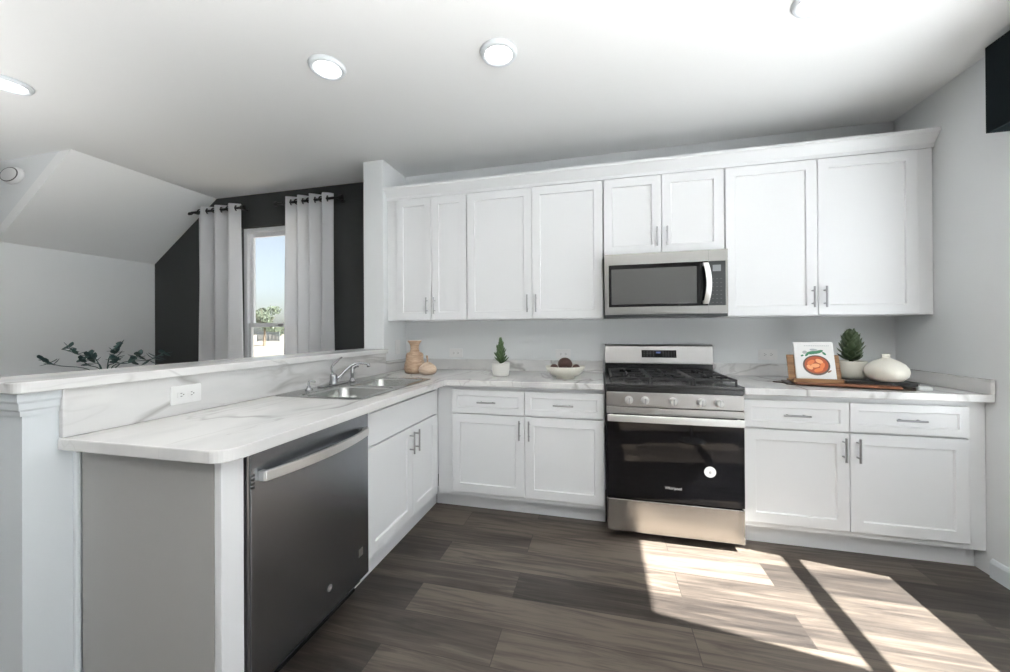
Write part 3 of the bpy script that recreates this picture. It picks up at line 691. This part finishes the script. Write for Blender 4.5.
def leaf(bm, base, direction, L, Wd, th=0.15, curl=0.3, tipw=0.5):
    """fleshy leaf: tapered, slightly curled upward body"""
    d = Vector(direction).normalized(); up = Vector((0, 0, 1))
    s = d.cross(up); s = s.normalized() if s.length > 1e-3 else Vector((1, 0, 0)); u = s.cross(d).normalized()
    n = 6; m_ = 6; rings = []
    for i in range(n + 1):
        t_ = i / n; wd = Wd * (math.sin(PI * min(1, (t_ * 0.82 + 0.12))) ** 0.8) * (1 if t_ < 0.99 else 0.15)
        p = Vector(base) + d * (L * t_) + u * (curl * L * t_ * t_)
        rings.append([bm.verts.new(p + s * wd * math.cos(2 * PI * k / m_) + u * wd * th * math.sin(2 * PI * k / m_)) for k in range(m_)])
    for a, b in zip(rings, rings[1:]):
        for k in range(m_): bm.faces.new((a[k], a[(k + 1) % m_], b[(k + 1) % m_], b[k]))
    bm.faces.new(rings[0][::-1]); bm.faces.new(rings[-1])
# left succulent
t = empty('potted_succulent', 'slim spiky green succulent in a small white pot left of the fruit bowl', 'plant', (-0.735, -0.375, tz))
link_mesh('pot', lathe([(0, 0), (0.050, 0), (0.058, 0.006), (0.064, 0.04), (0.066, 0.092), (0.063, 0.096), (0.060, 0.09), (0.058, 0.082), (0, 0.082)], 36), M_pot, t, smooth=True)
link_mesh('soil', lathe([(0.0575, 0.0825), (0.03, 0.086), (0, 0.087)], 24), M_soil, t)
bm = bmesh.new(); rnd = random.Random(3)
tube(bm, [(0, 0, 0.082), (0, 0, 0.25)], 0.010, 8, 0.004)
for i in range(64):
    f = i / 63; z = 0.102 + f * 0.155; a = i * 2.4 + rnd.uniform(-.2, .2); rr = (0.052 - 0.02 * f)
    if i % 3 == 0 and i < 48: rr *= 1.3
    el = 0.5 + 1.0 * f; leaf(bm, (0, 0, z - 0.01), (math.cos(a), math.sin(a), math.tan(min(1.35, el * 0.8))), rr * 1.2, 0.0115, 0.45, 0.25)
link_mesh('foliage', bm, M_leaf, t, smooth=True)
# bowl and balls
t = empty('fruit_bowl', 'wide white bowl on the worktop left of the range', 'bowl', (-0.262, -0.42, tz))
link_mesh('bowl', lathe([(0, 0), (0.062, 0), (0.065, 0.006), (0.060, 0.012), (0.095, 0.026), (0.124, 0.052), (0.136, 0.084), (0.131, 0.085), (0.117, 0.055), (0.088, 0.034), (0.03, 0.02), (0, 0.019)], 44), M_ceramic, t, smooth=True)
fr_lab = ['largest dark brown woven ball on top in the white bowl', 'dark brown ball low at the left inside the white bowl', 'dark brown ball low at the right inside the white bowl', 'dark brown ball at the back inside the white bowl', 'dark brown ball at the front inside the white bowl']
for k, (x, y, z, r_) in enumerate(((-0.262, -0.42, 0.096, 0.050), (-0.338, -0.415, 0.070, 0.028), (-0.186, -0.415, 0.070, 0.028), (-0.262, -0.345, 0.068, 0.028), (-0.262, -0.495, 0.066, 0.026))):
    bm = bmesh.new(); bmesh.ops.create_uvsphere(bm, u_segments=24, v_segments=16, radius=r_)
    for v in bm.verts: v.co.z *= 0.93
    tag(link_mesh('decorative_ball', bm, M_brownball, None, (x, y, tz + z), (0.3 * k, 0.2, 0), smooth=True), fr_lab[k], 'ornament', 'dark brown balls in the white bowl')

# right-hand group: dark tray, red-brown board, book stand
rz = math.radians(-14)
def board(name, label, m, cx, cy, w_, d_, h_, z, rz, handle=None):
    bm = bmesh.new(); pts = rrect(-w_ / 2, w_ / 2, -d_ / 2, d_ / 2, 0.012, 4); prism(bm, pts, 0, h_)
    if handle:
        prism(bm, rrect(w_ / 2 - 0.002, w_ / 2 + handle, -0.022, 0.022, 0.018, 5), 0.0006, h_ - 0.0006)
        prism(bm, rrect(-w_ / 2 - handle, -w_ / 2 + 0.002, -0.022, 0.022, 0.018, 5), 0.0006, h_ - 0.0006)
    return tag(link_mesh(name, bm, m, None, (cx, cy, z), (0, 0, rz), bev=0.002), label, 'board')
board('serving_board', 'long dark walnut serving board with end handles, lowest on the right worktop', M_wooddk, 1.345, -0.440, 0.56, 0.20, 0.008, tz, rz, 0.055)
board('cutting_board', 'red-brown cutting board laid on the long dark serving board', M_woodred, 1.325, -0.480, 0.46, 0.17, 0.010, tz + 0.0085, rz)
zt = tz + 0.019
t = empty('book_stand', 'warm brown wooden easel stand holding the cookbook', 'stand', (1.205, -0.425, zt), math.radians(-4))
lean = math.radians(-14)
link_mesh('lip', bx(-0.122, 0.122, -0.072, -0.060, 0, 0.022), M_woodst, t, bev=0.002)
link_mesh('shelf', bx(-0.122, 0.122, -0.0598, 0.035, 0, 0.012), M_woodst, t, bev=0.002)
link_mesh('back_panel', bx(-0.130, 0.130, 0, 0.010, 0, 0.150), M_woodst, t, (0, -0.028, 0.0125), (lean, 0, 0), bev=0.002)
link_mesh('strut', bx(-0.03, 0.03, 0, 0.008, 0, 0.11), M_woodst, t, (0, 0.030, 0.0125), (0.16, 0, 0), bev=0.001)
t = empty('cookbook', 'white cookbook with a dish of food on its cover, propped on the wooden stand', 'book', (1.203, -0.425 - 0.0575, zt + 0.0125), math.radians(-4))
ck = link_mesh('cover', bx(-0.098, 0.098, 0, 0.012, 0, 0.226), M_paper, t, (0, 0.011, 0.0), (lean, 0, 0), bev=0.001)
link_mesh('pages', bx(-0.094, 0.096, 0.0125, 0.0175, 0.003, 0.222), M_paper, ck)
def disc(x, z, r1, r2, m, name, y, seg=28, rot=0):
    bm = bmesh.new(); vs = [bm.verts.new((x + r1 * math.cos(a) * math.cos(rot) - r2 * math.sin(a) * math.sin(rot), y, z + r1 * math.cos(a) * math.sin(rot) + r2 * math.sin(a) * math.cos(rot))) for a in [2 * PI * k / seg for k in range(seg)]]
    bm.faces.new(vs); r_ = bmesh.ops.extrude_face_region(bm, geom=bm.faces[:]); 
    for v in [g for g in r_['geom'] if isinstance(g, bmesh.types.BMVert)]: v.co.y += 0.0003
    return link_mesh(name, bm, m, ck)
mp_ = mat('print_plate', (0.10, 0.07, 0.055), 0.5); mo = mat('print_orange', (0.72, 0.20, 0.06), 0.5); mo2 = mat('print_deep_orange', (0.42, 0.08, 0.025), 0.5); mo3 = mat('print_peach', (0.82, 0.38, 0.18), 0.5)
mg_ = mat('print_green', (0.05, 0.22, 0.12), 0.5); mgr = mat('print_grey', (0.45, 0.47, 0.48), 0.5); mp2 = mat('print_brown', (0.22, 0.09, 0.05), 0.5)
disc(0.006, 0.088, 0.067, 0.060, mp_, 'cover_picture', -0.0006)
disc(0.006, 0.090, 0.058, 0.051, mo2, 'cover_picture', -0.0010)
for (x, z, a, b, rt, mm) in ((-0.02, 0.105, 0.022, 0.012, 0.6, mo), (0.022, 0.112, 0.020, 0.012, -0.5, mo3), (0.035, 0.085, 0.020, 0.011, 1.2, mo), (0.0, 0.086, 0.022, 0.012, 0.1, mo3), (-0.028, 0.076, 0.018, 0.011, -0.7, mo3), (0.014, 0.060, 0.024, 0.011, 0.3, mo)):
    disc(x, z, a, b, mm, 'cover_picture', -0.0014, 16, rt)
for (x, z, a, b, rt, mm) in ((0.050, 0.158, 0.012, 0.006, -0.8, mg_), (0.0, 0.180, 0.020, 0.007, -0.1, mgr), (-0.035, 0.152, 0.014, 0.006, 0.8, mg_), (0.066, 0.052, 0.012, 0.004, 0.6, mp2), (-0.008, 0.163, 0.030, 0.010, 0.15, mg_), (0.022, 0.168, 0.026, 0.009, 0.35, mg_), (-0.045, 0.165, 0.012, 0.010, 0, mgr), (-0.060, 0.145, 0.008, 0.005, 0.4, mg_)):
    disc(x, z, a, b, mm, 'cover_picture', -0.0018, 14, rt)
bm = bmesh.new()
for k in range(14): box(bm, -0.045 + k * 0.009, -0.039 + k * 0.009, -0.0006, 0.0, 0.203, 0.207)
link_mesh('cover_title', bm, mgr, ck)
# black book with the plant and vase on it
t = empty('black_book', 'black hardback book lying under the leafy plant and round vase', 'book', (1.52, -0.405, tz + 0.0285), math.radians(-14))
t.location = (1.500, -0.455, tz + 0.019)
link_mesh('cover', bx(-0.150, 0.150, -0.085, 0.085, 0.0, 0.003), M_bookblk, t)
link_mesh('pages', bx(-0.145, 0.145, -0.080, 0.080, 0.0032, 0.0130), M_bookblk, t)
link_mesh('cover', bx(-0.150, 0.150, -0.085, 0.085, 0.0132, 0.0162), M_bookblk, t)
bz = tz + 0.019 + 0.0166
t = empty('potted_plant', 'bushy dark green succulent in a cream pot beside the round vase', 'plant', (1.447, -0.330, bz))
link_mesh('pot', lathe([(0, 0), (0.062, 0), (0.070, 0.005), (0.073, 0.03), (0.075, 0.098), (0.072, 0.102), (0.068, 0.096), (0.066, 0.086), (0, 0.086)], 36), M_ceramic, t, smooth=True)
link_mesh('soil', lathe([(0.0655, 0.0865), (0.03, 0.09), (0, 0.091)], 24), M_soil, t)
bm = bmesh.new(); rnd = random.Random(5)
tube(bm, [(0, 0, 0.086), (0, 0, 0.225)], 0.012, 8, 0.006)
for i in range(54):
    f = i / 53; z = 0.104 + f * 0.150; a = i * 2.4 + rnd.uniform(-.3, .3)
    L = 0.064 + 0.024 * math.sin(PI * min(1, f * 1.1)) - 0.022 * f + rnd.uniform(-.006, .008); el = 0.15 + 0.75 * f
    leaf(bm, (0, 0, z), (math.cos(a), math.sin(a), math.tan(el)), L, 0.024, 0.28, 0.40)
link_mesh('foliage', bm, M_leafd, t, smooth=True)
lathe_thing('round_vase', 'squat round cream ceramic vase with a tiny neck, right of the potted plant', 'vase',
    [(0, 0), (0.045, 0), (0.068, 0.006), (0.088, 0.026), (0.095, 0.052), (0.091, 0.076), (0.077, 0.097), (0.053, 0.114), (0.030, 0.125), (0.018, 0.131), (0.016, 0.141), (0.020, 0.152), (0.015, 0.152), (0.011, 0.140), (0.0, 0.132)], M_ceramic, (1.530, -0.485, bz), 44)
tag(link_mesh('salt_block', bx(-0.028, 0.028, -0.018, 0.018, 0, 0.022), M_paper, None, (1.642, -0.575, tz + 0.0005), (0, 0, rz), bev=0.006), 'small white marble block on the worktop in front of the round vase', 'ornament')

# ================================================================ CEILING LIGHTS
lab = ['round ceiling light second from the left, above the sink end of the kitchen', 'round ceiling light in the middle, in front of the tall wall cabinets', 'round ceiling light at the top right of the ceiling', 'round ceiling light at the far left edge, above the living area']
spots = [(-1.385, -1.40), (-0.50, -1.275), (0.86, -1.24), (-3.16, -1.73)]
extra = []
proto = None
for k, (x, y) in enumerate(spots + extra):
    l = lab[k] if k < 4 else 'round ceiling light behind the camera'
    if proto is None:
        t = empty('ceiling_light', l, 'ceiling light', (x, y, CEIL), 0, 'round ceiling lights')
        link_mesh('trim_ring', lathe([(0.066, -0.017), (0.073, -0.022), (0.084, -0.020), (0.090, -0.010), (0.092, -0.0006), (0.066, -0.0006)], 40), W_trim, t, smooth=True)
        link_mesh('diffuser', lathe([(0.0655, -0.014), (0.04, -0.0165), (0, -0.0175)], 36), M_lamp, t, smooth=True)
        proto = t
    else:
        c = copy_tree(proto); c.location = (x, y, CEIL); c['label'] = l
        if k >= 4: c['group'] = 'round ceiling lights behind the camera'
# added uplighters outside the frame, put in to brighten the ceiling
UP = 540.0
M_up = mat('fill_uplight_emitter', (0.9, 0.9, 0.9), 0.5, emit=(1.0, 0.985, 0.96, UP))
def fill_uplighter(label, x, y, z, k=1.0):
    t = empty('added_uplighter', label, 'fill light', (x, y, 0))
    link_mesh('base', lathe([(0, 0), (0.14, 0), (0.14, 0.012), (0.02, 0.03), (0, 0.03)], 32), M_nickel, t, smooth=False)
    link_mesh('pole', lathe([(0, 0.03), (0.012, 0.03), (0.012, z - 0.17), (0, z - 0.17)], 16), M_nickel, t, smooth=True)
    link_mesh('bowl', lathe([(0, z - 0.17), (0.13, z - 0.17), (0.15, z - 0.15), (0.165, z), (0.162, z), (0.146, z - 0.148), (0.127, z - 0.162), (0, z - 0.162)], 36), M_nickel, t, smooth=True)
    link_mesh('bulb', lathe([(0, z - 0.145), (0.12 * k, z - 0.145), (0.12 * k, z - 0.155), (0, z - 0.155)], 32), M_up, t)
fill_uplighter('added fill uplighter close to the right of the camera', 0.95, -2.95, 0.95)
fill_uplighter('added fill uplighter standing behind the camera', -0.75, -3.60, 0.95)
fill_uplighter('added fill uplighter in the living area, left of the frame', -3.5, -2.9, 0.9, 0.68)
# smoke detector on the cheek wall
t = empty('smoke_detector', 'white oval smoke alarm on the upper wall at the far left edge', 'smoke alarm', (-4.50, -1.1195, 2.49))
t.scale = (1.9, 1, 0.95)
link_mesh('housing', lathe([(0.0, 0.034), (0.045, 0.034), (0.062, 0.026), (0.067, 0.012), (0.070, 0.0005), (0, 0.0005)], 36), M_plate, t, (0, 0, 0), (PI / 2, 0, 0), smooth=True)
link_mesh('grille', lathe([(0.052, 0.0325), (0.056, 0.0315), (0.058, 0.0295), (0.054, 0.030)], 36), M_slot, t, (0, 0, 0), (PI / 2, 0, 0))

# ================================================================ CURTAINS
def rod(label, x0, x1, z=2.462, y=-0.10, fin=(True, True)):
    t = empty('curtain_rod', label, 'curtain rod', ((x0 + x1) / 2, y, z)); h = (x1 - x0) / 2
    bm = bmesh.new(); tube(bm, [(-h, 0, 0), (h, 0, 0)], 0.0115, 14); link_mesh('rod', bm, M_rodblk, t, smooth=False)
    for s in (-1, 1):
        bm = bmesh.new(); tube(bm, [(s * h, 0, 0), (s * (h + 0.035), 0, 0)], 0.021, 16); link_mesh('finial', bm, M_rodblk, t, bev=0.004)
        bm = bmesh.new(); tube(bm, [(s * (h - 0.03), 0.0, 0), (s * (h - 0.03), -y - 0.006, 0)], 0.008, 10); tube(bm, [(s * (h - 0.03), -y - 0.006, 0), (s * (h - 0.03), -y - 0.0005, 0)], 0.022, 16)
        link_mesh('bracket', bm, M_rodblk, t)
rod('short black curtain rod left of the window', -4.06, -3.42)
rod('short black curtain rod right of the window', -2.99, -2.31)
def curtain(label, x0, x1, folds, ph, ztop=2.505, y=-0.10):
    t = empty('curtain', label, 'curtain', ((x0 + x1) / 2, y, 0.015))
    bm = bmesh.new(); nx = folds * 16; nz = 12; g = []; rnd = random.Random(int(x0 * 100))
    for j in range(nz + 1):
        v = j / nz; z = v * (ztop - 0.015); row = []
        for i in range(nx + 1):
            u = i / nx; a = 2 * PI * folds * u + ph
            amp = 0.044 * (1 + 0.15 * math.sin(a * 0.37 + v * 2)) * (0.9 + 0.25 * (1 - v))
            xx = (u - 0.5) * (x1 - x0) * (1 - 0.03 * v) + 0.010 * math.sin(2 * a) * 0.6 + 0.006 * math.sin(v * 4 + a)
            row.append(bm.verts.new((xx, amp * math.sin(a), z + (0.006 * math.sin(a + 0.6) if j == nz else 0))))
        g.append(row)
    for p, q in zip(g, g[1:]):
        for i in range(nx): bm.faces.new((p[i], p[i + 1], q[i + 1], q[i]))
    o = link_mesh('cloth', bm, M_curt, t, smooth=True); s = o.modifiers.new('s', 'SOLIDIFY'); s.thickness = 0.0025; s.offset = 0
    # grommets where the cloth crosses the rod
    for k in range(folds * 2 + 1):
        u = (k * PI - ph) / (2 * PI * folds)
        if 0.02 < u < 0.98:
            xx = (u - 0.5) * (x1 - x0) * 0.97
            bm = bmesh.new(); ring = []
            for i in range(24):
                a = 2 * PI * i / 24; c = Vector((0, 0.022 * math.cos(a), 0.022 * math.sin(a)))
                ring.append([bm.verts.new(c + c.normalized() * 0.006 * math.cos(b_) + Vector((0.006 * math.sin(b_), 0, 0))) for b_ in [2 * PI * q / 8 for q in range(8)]])
            for i in range(24):
                p, q = ring[i], ring[(i + 1) % 24]
                for m_ in range(8): bm.faces.new((p[m_], p[(m_ + 1) % 8], q[(m_ + 1) % 8], q[m_]))
            link_mesh('grommet', bm, M_rodblk, t, (xx, 0, 2.462 - 0.015), (0, 0, 0.5 * (-1) ** k), smooth=True)
curtain('long white grommet curtain hanging left of the window', -4.01, -3.45, 3, 0.9)
curtain('long white grommet curtain hanging right of the window', -2.93, -2.38, 4, 2.2, 2.515)

# valance over the right-hand window
t = empty('valance', 'black box valance above the right-hand window at the top right', 'valance', (1.75, -1.20, 2.166))
link_mesh('front_board', bx(0, 0.012, -0.42 - 0.02, 0.42, 0, 0.405), M_valance, t)
link_mesh('side_board', bx(0.0122, 0.1195, 0.408, 0.42, 0, 0.405), M_valance, t)
link_mesh('side_board', bx(0.0122, 0.1195, -0.44, -0.428, 0, 0.405), M_valance, t)
link_mesh('top_board', bx(0.0122, 0.1195, -0.4278, 0.4078, 0.393, 0.405), M_valance, t)

# ================================================================ LIVING AREA
t = empty('side_table', 'low wooden table behind the half wall carrying the eucalyptus vase', 'table', (-3.62, -1.05, 0))
link_mesh('table_top', bx(-0.45, 0.45, -0.30, 0.30, 0.71, 0.745), M_table, t, bev=0.003)
for sx in (-1, 1):
    for sy in (-1, 1): link_mesh('leg', bx(sx * 0.41 - 0.025, sx * 0.41 + 0.025, sy * 0.26 - 0.025, sy * 0.26 + 0.025, 0, 0.7095), M_table, t, bev=0.003)
t = empty('eucalyptus_arrangement', 'grey-green eucalyptus sprigs just showing above the half wall ledge', 'plant', (-3.62, -1.05, 0.7455))
link_mesh('vase', lathe([(0, 0), (0.05, 0), (0.07, 0.02), (0.075, 0.06), (0.06, 0.10), (0.035, 0.12), (0.035, 0.14), (0.040, 0.146), (0.034, 0.146), (0.030, 0.13), (0, 0.125)], 28), M_ceramic, t, smooth=True)
rnd = random.Random(11)
for (dx, dy, dz) in ((-0.60, -0.05, 0.30), (-0.50, 0.05, 0.40), (-0.36, 0.06, 0.30), (-0.03, -0.08, 0.34), (0.07, 0.04, 0.41), (0.17, -0.03, 0.33), (0.42, -0.05, 0.34), (0.56, 0.02, 0.36)):
    P_ = arc([(0, 0, 0.10), (dx * 0.25, dy * 0.3, dz * 0.75), (dx * 0.75, dy * 0.7, dz * 0.84), (dx, dy, dz)], 5)
    bm = bmesh.new(); tube(bm, P_, 0.004, 6, 0.002)
    for i, p in enumerate(P_):
        if i < 10: continue
        for s in (-1, 1):
            a = rnd.uniform(0, 6.28)
            leaf(bm, p, (math.cos(a) * 0.8, s * 0.7, math.sin(a) * 0.8), rnd.uniform(0.045, 0.06), 0.020, 0.1, 0.2)
    link_mesh('sprig', bm, M_euca, t, smooth=True)

# ================================================================ OUTSIDE
struct('ground', bx(-160, 60, 0.3, 160, -0.5, -0.3), M_ground)
struct('ground_side', bx(2.4, 60, -60, 0.3, -0.5, -0.3), M_concrete)
struct('ground_rear', bx(-60, 2.4, -60, -8.3, -0.5, -0.3), M_concrete)
struct('ground_strip', bx(-60, -6.9, -8.3, 0.3, -0.5, -0.3), M_concrete)
tag(link_mesh('road', bx(-60, -5, 21.0, 22.0, -0.299, -0.29), M_fence), 'grey road crossing the pale ground outside the window', 'road')
def tree(x, y, h, r_, label, seed, trunk=True):
    t = empty('tree', label, 'tree', (x, y, -0.3)); rnd = random.Random(seed)
    bm = bmesh.new(); tube(bm, [(0, 0, 0), (0.1, 0, h * 0.6)], 0.14, 8, 0.06)
    for k in range(6):
        a = k * 1.05; tube(bm, [(0.08, 0, h * 0.45), (r_ * 0.7 * math.cos(a), r_ * 0.7 * math.sin(a), h * (0.7 + 0.05 * k))], 0.05, 6, 0.02)
    link_mesh('trunk', bm, M_bark, t)
    bm = bmesh.new()
    for i in range(1500):
        a = rnd.uniform(0, 2 * PI); c = rnd.uniform(-1, 1); q = rnd.random() ** 0.4
        k = int(rnd.random() * 7); ox, oz = math.cos(k * 2.1) * r_ * 0.45, (k / 7 - 0.35) * h * 0.45
        p = Vector((ox + q * r_ * 0.5 * math.cos(a) * math.sqrt(1 - c * c), math.sin(k * 1.3) * r_ * .4 + q * r_ * 0.5 * math.sin(a) * math.sqrt(1 - c * c), h * 0.68 + oz + q * r_ * 0.35 * c))
        s = rnd.uniform(0.06, 0.14); n1 = Vector((rnd.gauss(0, 1), rnd.gauss(0, 1), rnd.gauss(0, 1))).normalized(); n2 = n1.orthogonal().normalized()
        bm.faces.new([bm.verts.new(p + n1 * s), bm.verts.new(p + n2 * s * 0.6), bm.verts.new(p - n1 * s), bm.verts.new(p - n2 * s * 0.6)])
    link_mesh('crown', bm, M_tree, t)
tree(-34.6, 30, 4.2, 1.5, 'open leafy tree standing alone outside the window', 1)
rnd = random.Random(9)
for k, x in enumerate((-58, -53, -48, -43, -38, -33)):
    tree(x * 1.15, 52 + 5 * (k % 2), 2.6 + 0.25 * (k % 2), 2.2, ['low bushy tree, leftmost of the distant row outside', 'low bushy tree, second in the distant row outside', 'low bushy tree, third in the distant row outside', 'low bushy tree behind the tall lone tree outside', 'low bushy tree right of the lone tree in the distant row', 'low bushy tree, rightmost of the distant row outside'][k], 20 + k)
t = empty('fence', 'grey picket fence outside beyond the window', 'fence', (-49.9, 45, -0.3))
bm = bmesh.new()
for k in range(34): box(bm, -1.7 + k * 0.12, -1.63 + k * 0.12, -0.01, 0.01, 0.05, 1.45)
link_mesh('pickets', bm, M_fence, t)
bm = bmesh.new(); box(bm, -1.75, 2.4, 0.011, 0.04, 0.3, 0.38); box(bm, -1.75, 2.4, 0.011, 0.04, 1.2, 1.28)
for k in range(3): box(bm, -1.8 + k * 2.05, -1.7 + k * 2.05, 0.041, 0.13, 0, 1.5)
link_mesh('rails', bm, M_fence, t)
